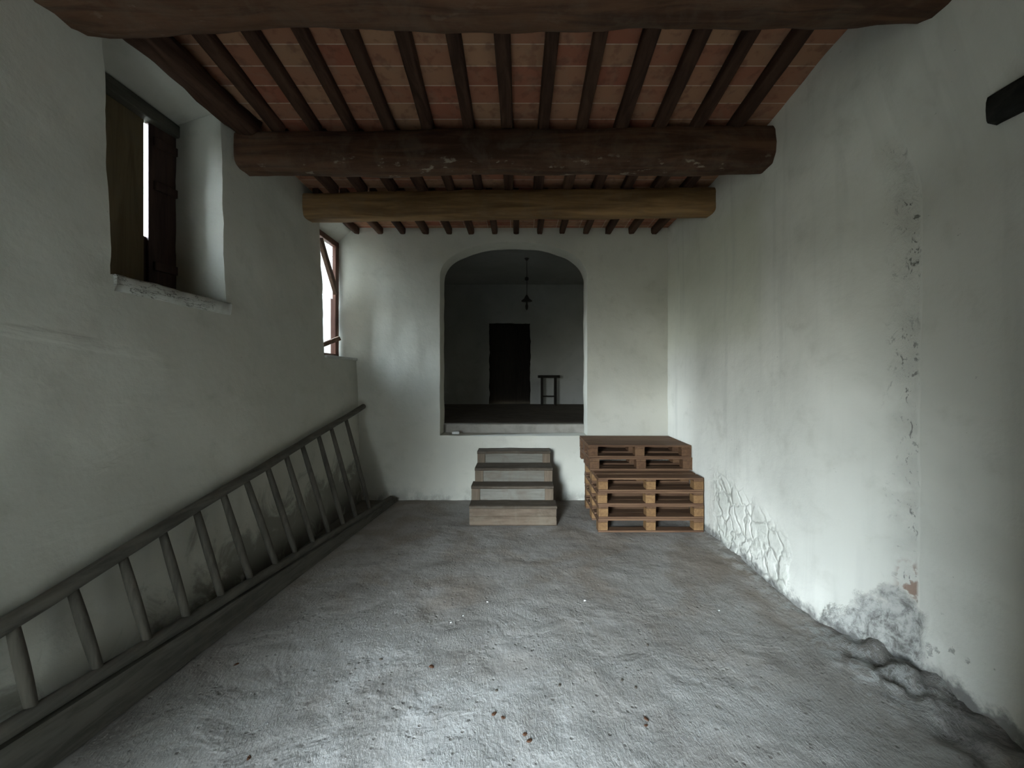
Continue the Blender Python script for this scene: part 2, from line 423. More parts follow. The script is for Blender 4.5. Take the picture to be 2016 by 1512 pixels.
M['shutter_dark'] = mat_wood('dark_shutter_wood', (0.030, 0.017, 0.014), (0.075, 0.045, 0.035), 'z', None, 0, 0.6)
M['lintel_wood'] = mat_wood('soot_dark_lintel', (0.035, 0.032, 0.026), (0.10, 0.095, 0.075), 'y', None, 0, 0.7)
M['frame_red'] = mat_wood('reddish_window_wood', (0.08, 0.028, 0.016), (0.16, 0.065, 0.036), 'z', None, 0, 0.8, 0.55, 0.35)
M['slat'] = mat_wood('broken_slat_wood', (0.09, 0.05, 0.032), (0.17, 0.10, 0.066), 'z', None, 0, 0.8, 0.6, 0.3)
M['black_wood'] = mat_wood('charred_wood', (0.006, 0.006, 0.006), (0.028, 0.027, 0.024), 'y', (0.06, 0.058, 0.05), 0.5, 0.7, 0.95, 0.05, 0.9)
M['dark_door'] = mat_wood('dark_door_wood', (0.010, 0.008, 0.006), (0.020, 0.016, 0.012), 'z')
def plain(name, c, rough=0.8, spec=0.2, metal=0.0, nz=25, amt=0.25):
    t = NT(name); n = t.noise(t.obj(), nz, 4, 0.6)
    col = t.mix(t.ss(n, 0.35, 0.7, 0, amt), c, tuple(k * 0.5 for k in c))
    t.bump(n, 0.3, 0.004); t.b.inputs['Metallic'].default_value = metal
    return t.fin(col, rough, spec)
M['iron'] = plain('dark_iron', (0.05, 0.045, 0.04), 0.6, 0.4, 0.6)
M['cord'] = plain('dark_flex', (0.03, 0.03, 0.03))
M['shade'] = plain('grimy_enamel', (0.055, 0.05, 0.045), 0.5)
M['leaf'] = plain('dry_leaf', (0.055, 0.026, 0.014), 0.9, 0.1)
M['crumb'] = plain('dark_crumb', (0.055, 0.045, 0.035), 0.9, 0.1)
M['chip'] = plain('white_plaster_chip', (0.62, 0.62, 0.60), 0.9, 0.1)
M['lime'] = plain('limewashed_sill', (0.50, 0.50, 0.46), 0.9, 0.1, 0, 9, 0.35)
M['stone_step'] = plain('worn_threshold_stone', (0.30, 0.28, 0.25), 0.85, 0.2, 0, 7, 0.5)
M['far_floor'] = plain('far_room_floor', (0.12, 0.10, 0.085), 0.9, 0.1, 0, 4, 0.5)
def mat_sill():
    t = NT('cracked_limewashed_board'); P = t.pos()
    n = t.noise(P, 9, 4, 0.6)
    c = t.mix(t.ss(n, 0.35, 0.7), (0.46, 0.455, 0.41), (0.36, 0.35, 0.31))
    k = t.noise(t.mapping(P, (1, 1.2, 6)), 5.5, 5, 0.65, 0.5)
    k = t.mul(t.ss(k, 0.485, 0.50), t.ss(k, 0.505, 0.52, 1, 0), t.ss(t.noise(P, 5, 2), 0.45, 0.52))
    c = t.mix(t.mul(k, 0.9), c, (0.04, 0.037, 0.03))
    t.bump(t.add(n, t.mul(k, -0.8)), 0.5, 0.01)
    return t.fin(c, 0.9, 0.1)
M['sill'] = mat_sill()
def mat_glass():
    t = NT('dusty_window_glass')
    tr = t.n('ShaderNodeBsdfTransparent'); tl = t.n('ShaderNodeBsdfTranslucent'); gl = t.n('ShaderNodeBsdfGlossy')
    tl.inputs[0].default_value = (0.85, 0.84, 0.80, 1); gl.inputs['Roughness'].default_value = 0.08
    m1 = t.n('ShaderNodeMixShader'); m2 = t.n('ShaderNodeMixShader')
    f = t.ss(t.noise(t.obj(), 6, 4, 0.6), 0.35, 0.7, 0.25, 0.65)
    t.l(f, m1.inputs[0]); t.l(tr.outputs[0], m1.inputs[1]); t.l(tl.outputs[0], m1.inputs[2])
    m2.inputs[0].default_value = 0.05; t.l(m1.outputs[0], m2.inputs[1]); t.l(gl.outputs[0], m2.inputs[2])
    t.t.links.new(m2.outputs[0], t.out.inputs[0])
    return t.m
M['glass'] = mat_glass()

# ------------------------------------------------------------------ room shape
YB = 4.944          # far wall of the room
def xl(z): return -2.02 - 0.035 * z
def xr(y, z):
    d = 0.26 * (1 - 0.85 * sstep(2.55, 3.35, z))
    s = max(0.0, min(1.0, (2.80 - y) / 0.69)) ** 2.8
    return 1.927 + d * s
def breaks(vals, step):
    out = []
    for a, b in zip(vals[:-1], vals[1:]):
        n = max(1, int(round((b - a) / step)))
        out += [a + (b - a) * i / n for i in range(n)]
    return out + [vals[-1]]
def wob(p, a=1.0):
    """slow unevenness of hand-thrown plaster, the same for any surface that meets there"""
    p = Vector(p)
    return Vector((fnoise(p + Vector((3, 0, 0)), 1.1, 3) * 0.030 + fnoise(p, 5.0, 3) * 0.010,
                   fnoise(p + Vector((0, 9, 0)), 4.5, 3) * 0.016,
                   fnoise(p + Vector((0, 0, 17)), 4.5, 3) * 0.016)) * a

HTOP = 4.0
W1 = dict(y0=1.976, y1=2.765, z0=2.12, z1=3.50, x=-2.49, fz1=3.39)
W2 = dict(y0=4.125, y1=4.957, z0=1.825, z1=3.46, x=-2.33, fz1=3.29)

def build_left():
    m = MB()
    ys = breaks([-1.4, W1['y0'], W1['y1'], W2['y0'], W2['y1'], YB + 0.03], 0.045)
    zs = breaks([-0.05, W2['z0'], W1['z0'], W2['z1'], W1['z1'], HTOP], 0.045)
    def P(y, z):
        p = Vector((xl(z), y, z)); return p + wob(p)
    rows = [[P(y, z) for y in ys] for z in zs]
    def skip(i, j):
        yc = (ys[j] + ys[j + 1]) / 2; zc = (zs[i] + zs[i + 1]) / 2
        for W in (W1, W2):
            if W['y0'] < yc < W['y1'] and W['z0'] < zc < W['z1']: return True
        return False
    m.grid(rows, skip)
    for W in (W1, W2):
        yy = [y for y in ys if W['y0'] - 1e-6 <= y <= W['y1'] + 1e-6]
        zz = [z for z in zs if W['z0'] - 1e-6 <= z <= W['z1'] + 1e-6]
        N = 7
        def frame_pt(y, z):
            v = (z - W['z0']) / (W['z1'] - W['z0'])
            return Vector((W['x'], y, W['z0'] + v * (W['fz1'] - W['z0'])))
        def strip(pts):
            rows = []
            for k in range(N + 1):
                t = k / N; r = []
                for (y, z) in pts:
                    a = P(y, z); b = frame_pt(y, z)
                    q = a.lerp(b, t)
                    if 0 < k: q = q + Vector((0, fnoise(q, 6) * 0.012, fnoise(q + Vector((5, 5, 5)), 6) * 0.012)) * (1 if k < N else 0.4)
                    r.append(q)
                rows.append(r)
            return rows
        m.grid(strip([(W['y0'], z) for z in zz]))
        m.grid(strip([(W['y1'], z) for z in zz]))
        m.grid(strip([(y, W['z0']) for y in yy]))
        m.grid(strip([(y, W['z1']) for y in yy]))
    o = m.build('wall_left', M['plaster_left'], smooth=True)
    o.data.set_sharp_from_angle(angle=R(45))
    struct(o, 'uneven whitewashed left wall with two deep window openings', 'wall')
build_left()

def build_right():
    m = MB()
    ys = breaks([-1.4, 1.9, 2.11, 2.45, 4.97], 0.05)
    ys = sorted(set([round(y, 4) for y in ys] + [round(1.9 + 0.0125 * i, 4) for i in range(76)]))
    zs = breaks([-0.05, 1.0, HTOP], 0.04)
    rows = []
    for z in zs:
        r = []
        for y in ys:
            p = Vector((xr(y, z), y, z)); q = p + wob(p, 0.8)
            # decayed foot of the corner: plaster gone, lumpy stone
            tri = z + abs(y - 2.17) * 1.15
            k = sstep(0.55, 0.20, tri) if tri < 0.55 else 0
            k = 1 - sstep(0.20, 0.55, tri)
            q.x += k * (fnoise(p, 9, 4) * 0.07 - 0.02)
            # crumbling arris
            c = (1 - sstep(0.0, 0.09, abs(y - 2.15))) * (1 - sstep(2.7, 3.0, z))
            q.x += c * max(0, fnoise(p, 16, 3)) * 0.05
            # rubble stone patch
            if 2.8 < y < 3.9 and z < 0.6:
                e = sstep(2.8, 2.95, y) * (1 - sstep(3.7, 3.9, y)) * (1 - sstep(0.35, 0.6, z))
                q.x += e * fnoise(p, 11, 2) * 0.018
            r.append(q)
        rows.append(r)
    m.grid([list(reversed(r)) for r in rows])
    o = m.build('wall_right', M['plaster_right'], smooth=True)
    struct(o, 'whitewashed right wall with a crumbling corner and bare stone at its foot', 'wall')
build_right()

# far wall with the arched opening
AX0, AX1, AZ0, ASP, AAP = -1.006, 0.890, 0.829, 2.865, 3.325
def arch_contour(n_arc=48, n_side=26, n_bot=24):
    c = []
    cx = (AX0 + AX1) / 2; hw = (AX1 - AX0) / 2
    for i in range(n_bot): c.append((AX0 + (AX1 - AX0) * i / n_bot, AZ0))
    for i in range(n_side): c.append((AX1, AZ0 + (ASP - AZ0) * i / n_side))
    for i in range(n_arc):
        a = math.pi * i / n_arc; e = 2 / 2.15
        ca, sa = math.cos(a), math.sin(a)
        c.append((cx + hw * math.copysign(abs(ca) ** e, ca), ASP + (AAP - ASP) * abs(sa) ** e))
    for i in range(n_side): c.append((AX0, ASP - (ASP - AZ0) * i / n_side))
    return c
def build_back():
    m = MB()
    C = arch_contour()
    X0, X1, Z0, Z1 = -2.30, 2.05, -0.05, HTOP
    cx, cz = (AX0 + AX1) / 2, 2.05
    rings = []
    N = 34
    outer = []
    for (x, z) in C:
        dx, dz = x - cx, z - cz
        ts = []
        if dx > 1e-9: ts.append((X1 - cx) / dx)
        if dx < -1e-9: ts.append((X0 - cx) / dx)
        if dz > 1e-9: ts.append((Z1 - cz) / dz)
        if dz < -1e-9: ts.append((Z0 - cz) / dz)
        t = min(ts); outer.append((cx + dx * t, cz + dz * t))
    # snap the nearest outer points onto the rectangle corners
    for corner in ((X0, Z0), (X1, Z0), (X1, Z1), (X0, Z1)):
        i = min(range(len(outer)), key=lambda k: (outer[k][0] - corner[0]) ** 2 + (outer[k][1] - corner[1]) ** 2)
        outer[i] = corner
    def Q(x, z):
        p = Vector((x, YB, z)); d = wob(p)
        return p + Vector((d.y * 0.6, d.x * 0.8, d.z * 0.6))
    rows = []
    for k in range(N + 1):
        t = k / N
        r = [Q(a[0] + (b[0] - a[0]) * t, a[1] + (b[1] - a[1]) * t) for a, b in zip(C, outer)]
        rows.append(r + [r[0]])
    m.grid(rows)
    # reveal
    rows = []
    for k in range(7):
        t = k / 6; r = []
        for (x, z) in C:
            a = Q(x, z); b = Vector((a.x, YB + 0.29, a.z))
            q = a.lerp(b, t)
            if k: q += Vector((fnoise(q, 5) * 0.01, 0, fnoise(q + Vector((3, 3, 3)), 5) * 0.01))
            r.append(q)
        rows.append((r + [r[0]])[::-1])
    m.grid(rows)
    o = m.build('wall_back', M['plaster_back'], smooth=True)
    o.data.set_sharp_from_angle(angle=R(45))
    struct(o, 'pale back wall with a wide arched opening above floor level', 'wall')
build_back()

# wall behind the viewer with the open doorway
def slab(name, boxes, mat, label, cat='wall'):
    m = MB()
    for (a, b) in boxes:
        m.box([(a[i] + b[i]) / 2 for i in range(3)], [abs(b[i] - a[i]) for i in range(3)])
    o = m.build(name, mat); struct(o, label, cat); return o
D = DOOR
slab('wall_front', [((-2.7, D['y'] - 0.4, -0.05), (D['x0'], D['y'], HTOP)), ((D['x1'], D['y'] - 0.4, -0.05), (2.6, D['y'], HTOP)),
                    ((D['x0'], D['y'] - 0.4, D['z1']), (D['x1'], D['y'], HTOP))], M['plaster_plain'],
     'whitewashed entrance wall with an open doorway')

ed = empty('door_added', (D['x1'] - 0.03, D['y'], 0)); struct(ed, 'unseen plank door added behind the viewer to shade the near right wall', 'door')
ed.rotation_euler = (0, 0, R(57))  # added unseen leaf, angled to keep doorway light off the near right wall
m = MB()
for i in range(7): m.box((0.07 + i * 0.14, 0, 1.12), (0.137, 0.04, 2.2))
ml = m.build('door_leaf', M['dark_door']); ml.parent = ed
slab('wall_light_block', [((-5.5, 3.60, -0.05), (-2.45, 4.06, 5.0))], M['plaster_plain'], 'unseen block added outside the left wall to cut window light')  # added out of view to stop sky light entering the second window
slab('wall_added_outside', [((-0.85, -6.5, -0.05), (-0.60, D['y'] - 0.4, 3.6))], M['plaster_plain'], 'unseen outdoor wall added to block daylight at the entrance')  # added out of view so daylight misses the left wall
# floor
def build_floor():
    m = MB()
    xs = breaks([-2.3, 2.45], 0.028)
    ys = breaks([-1.75, 1.3], 0.15)[:-1] + breaks([1.3, 3.0], 0.022)[:-1] + breaks([3.0, 5.0], 0.05)
    rows = []
    for y in ys:
        r = []
        for x in xs:
            p = Vector((x, y, 0))
            h = fnoise(p, 1.2, 3) * 0.012 + fnoise(p, 7, 3) * 0.007
            if 1.3 < y < 3.2:
                n = fnoise(p, 26, 2)
                h += max(0, n) * 0.006 * (1 - sstep(2.4, 3.2, y))
            # rubble rising at the crumbling corner and dirt along the right wall
            dc = math.hypot(x - 2.04, (y - 2.10) * 0.8)
            h += (1 - sstep(0.0, 0.36, dc)) * (0.035 + fnoise(p, 12, 4) * 0.11)
            er = sstep(0.28, 0.0, xr(y, 0) - x) if False else 1 - sstep(0.0, 0.22, xr(y, 0) - x)
            h += er * (0.012 + max(0, fnoise(p, 10, 4)) * 0.045)
            tr = sstep(1.80, 1.95, x) * (1 - sstep(1.9, 2.1, y))
            h += tr * (fnoise(p, 9, 4) * 0.07 - 0.012)
            r.append(Vector((x, y, h)))
        rows.append(r)
    m.grid(rows)
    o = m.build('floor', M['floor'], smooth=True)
    struct(o, 'rough worn concrete floor, pitted and scratched', 'floor')
build_floor()
def floor_z(x, y):
    p = Vector((x, y, 0)); return fnoise(p, 1.2, 3) * 0.012 + fnoise(p, 7, 3) * 0.007

# ------------------------------------------------------------------ ceiling: tiles, joists, beams
# underside height of the joists above the floor along the room
def hj(y):
    ks = [(-1.5, 3.60), (1.75, 3.655), (2.95, 3.470), (3.85, 3.440), (5.0, 3.425)]
    for (a, ha), (b, hb) in zip(ks[:-1], ks[1:]):
        if y <= b: return ha + (hb - ha) * (y - a) / (b - a)
    return ks[-1][1]
JD = 0.075
def build_ceiling():
    m = MB()
    ys = [-1.7, 1.75, 2.95, 3.85, 5.3]
    vs = []
    for y in ys:
        for x, dz in ((-2.75, 0), (2.55, 0), (2.55, 0.12), (-2.75, 0.12)):
            vs.append((x, y, hj(y) + JD + dz))
    fs = []
    for i in range(len(ys) - 1):
        a = i * 4; b = a + 4
        fs += [(a, a + 1, b + 1, b)[::-1], (a + 3, a + 2, b + 2, b + 3), (a, b, b + 3, a + 3), (a + 1, a + 2, b + 2, b + 1)]
    fs += [(0, 3, 2, 1), (16, 17, 18, 19)]
    m.add(vs, fs)
    o = m.build('ceiling', M['tiles'])
    struct(o, 'terracotta tile ceiling with pale joints between the rows', 'ceiling')
build_ceiling()
slab('trim_1', [((-3.3, -2.0, 3.98), (3.3, 5.3, 4.1))], M['plaster_plain'], 'roof slab over the room', 'roof')

def log_mesh(p0, p1, hw, hh, nexp=3.2, wobble=0.012, seg=20, step=0.06, seed=0, waneend=0.0):
    """a roughly squared timber from p0 to p1 (centre line), half width hw, half height hh"""
    p0, p1 = Vector(p0), Vector(p1); L = (p1 - p0).length; d = (p1 - p0) / L
    side = d.cross(Vector((0, 0, 1))).normalized(); up = side.cross(d).normalized()
    n = max(2, int(L / step)); rows = []
    for i in range(n + 1):
        t = i / n; c = p0 + d * L * t
        r = []
        for k in range(seg + 1):
            a = 2 * math.pi * (k % seg) / seg
            ca, sa = math.cos(a), math.sin(a); e = 2 / nexp
            q = Vector((math.copysign(abs(ca) ** e, ca), math.copysign(abs(sa) ** e, sa)))
            key = Vector((t * L * 1.1 + seed * 13.7, ca * 0.9, sa * 0.9))
            f = 1 + fnoise(key, 1.0, 3) * wobble / max(hw, hh) * 2.2 + fnoise(key * 4, 1.0, 2) * wobble / max(hw, hh) * 0.7
            r.append(c + side * q.x * hw * f + up * q.y * hh * f)
        rows.append(r)
    m = MB(); m.grid(rows)
    nc = seg + 1
    m.f.append(tuple(range(seg))); m.f.append(tuple(n * nc + k for k in range(seg))[::-1])
    return m

def beam(p0, p1, hw, hh, mat, label, seed, nexp=3.4, wobble=0.014):
    c = (Vector(p0) + Vector(p1)) / 2
    m = log_mesh(p0, p1, hw, hh, nexp, wobble, 24, 0.06, seed)
    o = m.build('ceiling_beam', mat, smooth=True, origin=c)
    tag(o, label, 'beam', 'heavy beams across the room')
beam((-2.40, 1.775, 3.425), (2.40, 1.760, 3.475), 0.165, 0.165, M['beam'], 'nearest massive dark beam, crossing the very top of the view', 1, 3.0, 0.02)
beam((-2.35, 3.000, 3.325), (2.15, 2.995, 3.355), 0.115, 0.152, M['beam'], 'middle dark brown beam scuffed with whitewash along its lower edge', 2, 3.6, 0.013)
beam((-2.30, 3.930, 3.315), (2.10, 3.850, 3.335), 0.115, 0.130, M['beam_pale'], 'smallest looking beam, farthest from the viewer, with a paler tan middle', 3, 3.6, 0.010)

ORD = ['first', 'second', 'third', 'fourth', 'fifth', 'sixth', 'seventh', 'eighth', 'ninth', 'tenth', 'eleventh', 'twelfth', 'thirteenth', 'fourteenth', 'fifteenth']
def joist(x, y0, y1, label, group, wd=0.085, dz=0.0, seed=0, dep=JD, wobble=0.005):
    def cz(y): return hj(y) + dep / 2 + dz
    ja = random.uniform(-0.012, 0.012); jb = random.uniform(-0.012, 0.012)
    p0 = Vector((x + ja, y0, cz(y0))); p1 = Vector((x + jb, y1, cz(y1)))
    m = log_mesh(p0, p1, wd / 2, dep / 2 + 0.006, 5.0, wobble, 16, 0.10, seed)
    o = m.build('ceiling_joist', M['joist'], smooth=True, origin=(p0 + p1) / 2)
    tag(o, label, 'joist', group)
bays = [(1.80, 2.98, range(-7, 6), 0.198, 'between the nearest and middle beams', 'joists between the nearest and middle beams'),
        (3.02, 3.88, range(-7, 6), 0.198, 'between the middle and farthest beams', 'joists between the middle and farthest beams')]
for bi, (y0, y1, ks, xo, ph, grp) in enumerate(bays):
    for n, k in enumerate(ks):
        joist(xo + 0.2925 * k, y0, y1, '%s small joist from the left, %s' % (ORD[n], ph), grp, random.uniform(0.080, 0.100), 0, bi * 20 + n)
for n in range(14):
    joist(-2.064 + 0.2925 * n, 3.92, 4.97, '%s joist end from the left over the arched wall' % ORD[n], 'joists resting on the arched wall', random.uniform(0.066, 0.078), 0, 60 + n)
# rough log lying along the top of the left wall, over the first window
m = log_mesh((-2.075, 1.85, 3.52), (-2.055, 2.95, 3.505), 0.085, 0.085, 2.6, 0.035, 20, 0.05, 9)
o = m.build('wall_plate_log', M['joist'], smooth=True, origin=(-2.06, 2.4, 3.52))
tag(o, 'crooked dark log along the left wall above the shuttered window', 'beam')

# ------------------------------------------------------------------ window 1 (shuttered)
w1 = empty('window_1', (W1['x'], 2.38, W1['z0'])); struct(w1, 'deep high window in the left wall closed by brown shutters', 'window')
def child(m, name, mat, par, **k):
    o = m.build(name, mat, None, origin=tuple(par.location), **k)
    o.location = (0, 0, 0); o.parent = par
    return o
XF = W1['x']
m = MB()
m.box((XF - 0.03, 2.38, 3.375), (0.09, 0.90, 0.07)); m.box((XF - 0.03, 2.38, 2.09), (0.09, 0.90, 0.05))
m.box((XF - 0.03, 1.955, 2.74), (0.09, 0.06, 1.30)); m.box((XF - 0.03, 2.805, 2.74), (0.09, 0.06, 1.30))
child(m, 'window_frame', M['shutter_dark'], w1, bevel=0.006)
m = MB(); m.box((XF + 0.01, 2.38, 3.35), (0.10, 0.86, 0.09))
child(m, 'lintel_board', M['lintel_wood'], w1, bevel=0.01)
m = MB()
m.box((XF - 0.02, 2.270, 2.735), (0.035, 0.585, 1.23))
m.box((XF - 0.02, 2.37, 2.16), (0.034, 0.4, 0.09))
child(m, 'shutter_leaf', M['shutter'], w1, bevel=0.004)['label'] = 'plain brown shutter board'
m = MB()
rr = Matrix.Rotation(R(-9), 3, 'Z')
m.box((XF + 0.004, 2.692, 2.735), (0.03, 0.205, 1.25), rr)
for z in (2.35, 2.9, 3.2): m.box((XF + 0.026, 2.690, z), (0.02, 0.15, 0.06), rr)
m.box((XF - 0.035, 2.655, 2.33), (0.03, 0.24, 0.42))
child(m, 'shutter_leaf', M['shutter_dark'], w1, bevel=0.004)['label'] = 'nearly black shutter leaf standing ajar'
# whitewashed sill board
m = MB()
rows = []
for j in range(22):
    y = 1.99 + 0.80 * j / 21; r = []
    xw = xl(2.1) + 0.004
    for (dx, dz) in ((-0.10, 0.004), (0.004, 0.006), (0.014, -0.004), (0.014, -0.045), (0.004, -0.080), (-0.03, -0.085)):
        p = Vector((xw + dx, y, W1['z0'] + dz)); n = fnoise(p, 9, 3)
        r.append(p + Vector((n * 0.012, 0, fnoise(p + Vector((4, 4, 4)), 8) * 0.012)))
    rows.append(r)
m.grid(rows)
m.f.append(tuple(range(6))); m.f.append(tuple(21 * 6 + k for k in range(6))[::-1])
child(m, 'window_sill', M['sill'], w1, smooth=True)

# ------------------------------------------------------------------ window 2 (open, broken slats)
w2 = empty('window_2', (W2['x'], 4.52, W2['z0'])); struct(w2, 'bright narrow window in the left wall beside the arched wall', 'window')
XG = W2['x']
m = MB()
m.box((XG, 4.52, 3.265), (0.07, 0.82, 0.07)); m.box((XG, 4.52, 1.850), (0.07, 0.82, 0.05))
m.box((XG, 4.145, 2.55), (0.07, 0.06, 1.45)); m.box((XG, 4.885, 2.55), (0.07, 0.085, 1.45))
child(m, 'window_frame', M['frame_red'], w2, bevel=0.006)
m = MB(); m.box((XG - 0.01, 4.50, 2.90), (0.004, 0.70, 0.66))
child(m, 'glass_pane', M['glass'], w2)
def bar(name, a, b, w_, d_, mat, par, bev=0.004):
    a, b = Vector(a), Vector(b); L = (b - a).length
    q = (b - a).to_track_quat('Z', 'Y').to_matrix()
    m = MB(); m.box((a + b) / 2, (w_, d_, L), q)
    return child(m, name, mat, par, bevel=bev)
m = MB(); m.box((XG - 0.50, 4.10, 2.55), (0.80, 0.035, 1.45))  # unseen panel added outside to keep window light off the back wall
child(m, 'shutter_light_block', M['frame_red'], w2, bevel=0.004)
bar('loose_slat', at(630, 470, 4.30), at(662, 578, 4.70), 0.045, 0.07, M['slat'], w2)
bar('loose_slat', at(622, 684, 4.50), at(668, 666, 4.72), 0.06, 0.05, M['slat'], w2)
m = MB(); m.box((-2.10, 4.53, 1.812), (0.10, 0.78, 0.03))
child(m, 'window_sill', M['lime'], w2, bevel=0.008)

# ------------------------------------------------------------------ room beyond the arch
FZ = 0.943
slab('trim_2', [((-1.25, YB + 0.27, 0.55), (1.15, YB + 0.42, FZ))], M['stone_step'], 'worn grey stone step inside the arched opening', 'step')
m = MB()
xs = breaks([-2.8, 2.8], 0.2); ys = breaks([YB + 0.42, 9.1], 0.2)
m.grid([[Vector((x, y, FZ - 0.004 + fnoise(Vector((x, y, 0)), 1.5) * 0.006)) for x in xs] for y in ys])
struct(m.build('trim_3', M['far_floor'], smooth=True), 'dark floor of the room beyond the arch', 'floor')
DX0, DX1, DZ1 = (963 - VX) * 9.0 / F, (1044 - VX) * 9.0 / F, EYE + (VY - 637) * 9.0 / F
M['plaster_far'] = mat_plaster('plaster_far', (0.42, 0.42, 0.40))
def build_far():
    m = MB()
    xs = breaks([-2.8, DX0, DX1, 2.8], 0.06); zs = breaks([FZ - 0.1, DZ1, 3.9], 0.06)
    rows = []
    for z in zs:
        r = []
        for x in xs:
            p = Vector((x, 9.0, z)); r.append(p + Vector((fnoise(p, 4) * 0.05, fnoise(p, 2) * 0.03, fnoise(p + Vector((9, 9, 9)), 4) * 0.04)))
        rows.append(r)
    m.grid(rows, lambda i, j: DX0 < (xs[j] + xs[j + 1]) / 2 < DX1 and (zs[i] + zs[i + 1]) / 2 < DZ1)
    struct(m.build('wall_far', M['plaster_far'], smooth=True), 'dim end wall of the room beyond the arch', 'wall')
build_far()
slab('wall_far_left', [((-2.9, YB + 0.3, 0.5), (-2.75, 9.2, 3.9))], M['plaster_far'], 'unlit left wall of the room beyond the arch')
slab('wall_far_right', [((2.75, YB + 0.3, 0.5), (2.9, 7.0, 3.9)), ((2.75, 7.5, 0.5), (2.9, 9.2, 3.9)), ((2.75, 7.0, 0.5), (2.9, 7.5, 1.9)), ((2.75, 7.0, 3.1), (2.9, 7.5, 3.9))], M['plaster_far'], 'right wall of the room beyond the arch with an added side opening')  # gap between these boxes is added to let light into the room
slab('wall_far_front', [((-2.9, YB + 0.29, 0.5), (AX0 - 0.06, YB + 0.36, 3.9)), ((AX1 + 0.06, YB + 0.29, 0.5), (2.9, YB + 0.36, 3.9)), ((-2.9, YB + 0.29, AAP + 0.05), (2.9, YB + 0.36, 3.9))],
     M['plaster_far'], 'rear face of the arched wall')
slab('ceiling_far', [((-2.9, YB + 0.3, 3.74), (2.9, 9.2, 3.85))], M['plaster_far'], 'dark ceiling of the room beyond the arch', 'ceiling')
d1 = empty('door_1', ((DX0 + DX1) / 2, 9.22, FZ)); struct(d1, 'black doorway in the end wall beyond the arch', 'door')
m = MB(); m.box(((DX0 + DX1) / 2, 9.25, FZ + 0.98), (DX1 - DX0 + 0.16, 0.04, 2.1)); child(m, 'door_leaf', M['dark_door'], d1)
m = MB()
m.box((DX0 - 0.06, 9.15, FZ + 0.98), (0.05, 0.22, 2.1)); m.box((DX1 + 0.06, 9.15, FZ + 0.98), (0.05, 0.22, 2.1)); m.box(((DX0 + DX1) / 2, 9.15, DZ1 + 0.06), (1.2, 0.22, 0.06))
child(m, 'door_frame', M['dark_door'], d1)

# hanging lamp in the far room
lp = at(1037, 590, 7.0)
lamp = empty('pendant_lamp', (lp.x, lp.y, lp.z)); tag(lamp, 'small dark pendant lamp hanging on a cord beyond the arch', 'lamp')
m = MB(); m.tube([(lp.x, lp.y, lp.z + 0.03), (lp.x + 0.004, lp.y, lp.z + 0.3), (lp.x, lp.y, 3.74)], 0.006, 6); child(m, 'cord', M['cord'], lamp)
m = MB(); m.tube([(lp.x, lp.y, 3.70), (lp.x, lp.y, 3.73), (lp.x, lp.y, 3.741)], [0.015, 0.04, 0.045], 14); child(m, 'ceiling_rose', M['shade'], lamp)
m = MB(); zz = lp.z + 0.38; m.tube([(lp.x, lp.y, zz - 0.035), (lp.x, lp.y, zz - 0.02), (lp.x, lp.y, zz + 0.02), (lp.x, lp.y, zz + 0.035)], [0.012, 0.035, 0.035, 0.012], 12); child(m, 'counterweight', M['iron'], lamp)
m = MB(); m.tube([(lp.x, lp.y, lp.z - 0.03), (lp.x, lp.y, lp.z - 0.015), (lp.x, lp.y, lp.z + 0.02), (lp.x, lp.y, lp.z + 0.06), (lp.x, lp.y, lp.z + 0.09)], [0.10, 0.095, 0.05, 0.03, 0.012], 18); child(m, 'lamp_shade', M['shade'], lamp, smooth=True)
m = MB(); m.tube([(lp.x, lp.y, lp.z - 0.03), (lp.x, lp.y, lp.z - 0.07), (lp.x, lp.y, lp.z - 0.12), (lp.x, lp.y, lp.z - 0.17), (lp.x, lp.y, lp.z - 0.19)], [0.014, 0.016, 0.028, 0.022, 0.006], 14); child(m, 'bulb', M['shade'], lamp, smooth=True)

# little table against the far wall
tp = at(1080, 742, 8.6)
tb = empty('side_table', (tp.x, tp.y, FZ)); tag(tb, 'small dark table against the end wall beyond the arch', 'table')
m = MB(); m.box((tp.x, tp.y, 1.585), (0.47, 0.34, 0.06)); child(m, 'tabletop', M['dark_door'], tb, bevel=0.006)
m = MB(); m.box((tp.x, tp.y - 0.12, 1.15), (0.28, 0.02, 0.03)); child(m, 'stretcher', M['dark_door'], tb)
for sx_ in (-1, 1):
    for sy_ in (-1, 1):
        m = MB(); m.box((tp.x + sx_ * 0.15, tp.y + sy_ * 0.12, (FZ + 1.555) / 2), (0.035, 0.035, 1.555 - FZ)); child(m, 'leg', M['dark_door'], tb)

# chip on the sill of the arch
c = at(897, 855, 5.03)
m = MB(); m.box((c.x, c.y, AZ0 + 0.028), (0.095, 0.06, 0.036), Matrix.Rotation(R(8), 3, 'Z'))
o = m.build('plaster_lump', M['chip'], bevel=0.01, origin=(c.x, c.y, AZ0 + 0.01)); tag(o, 'small white lump lying at the left end of the arch sill', 'rubble')

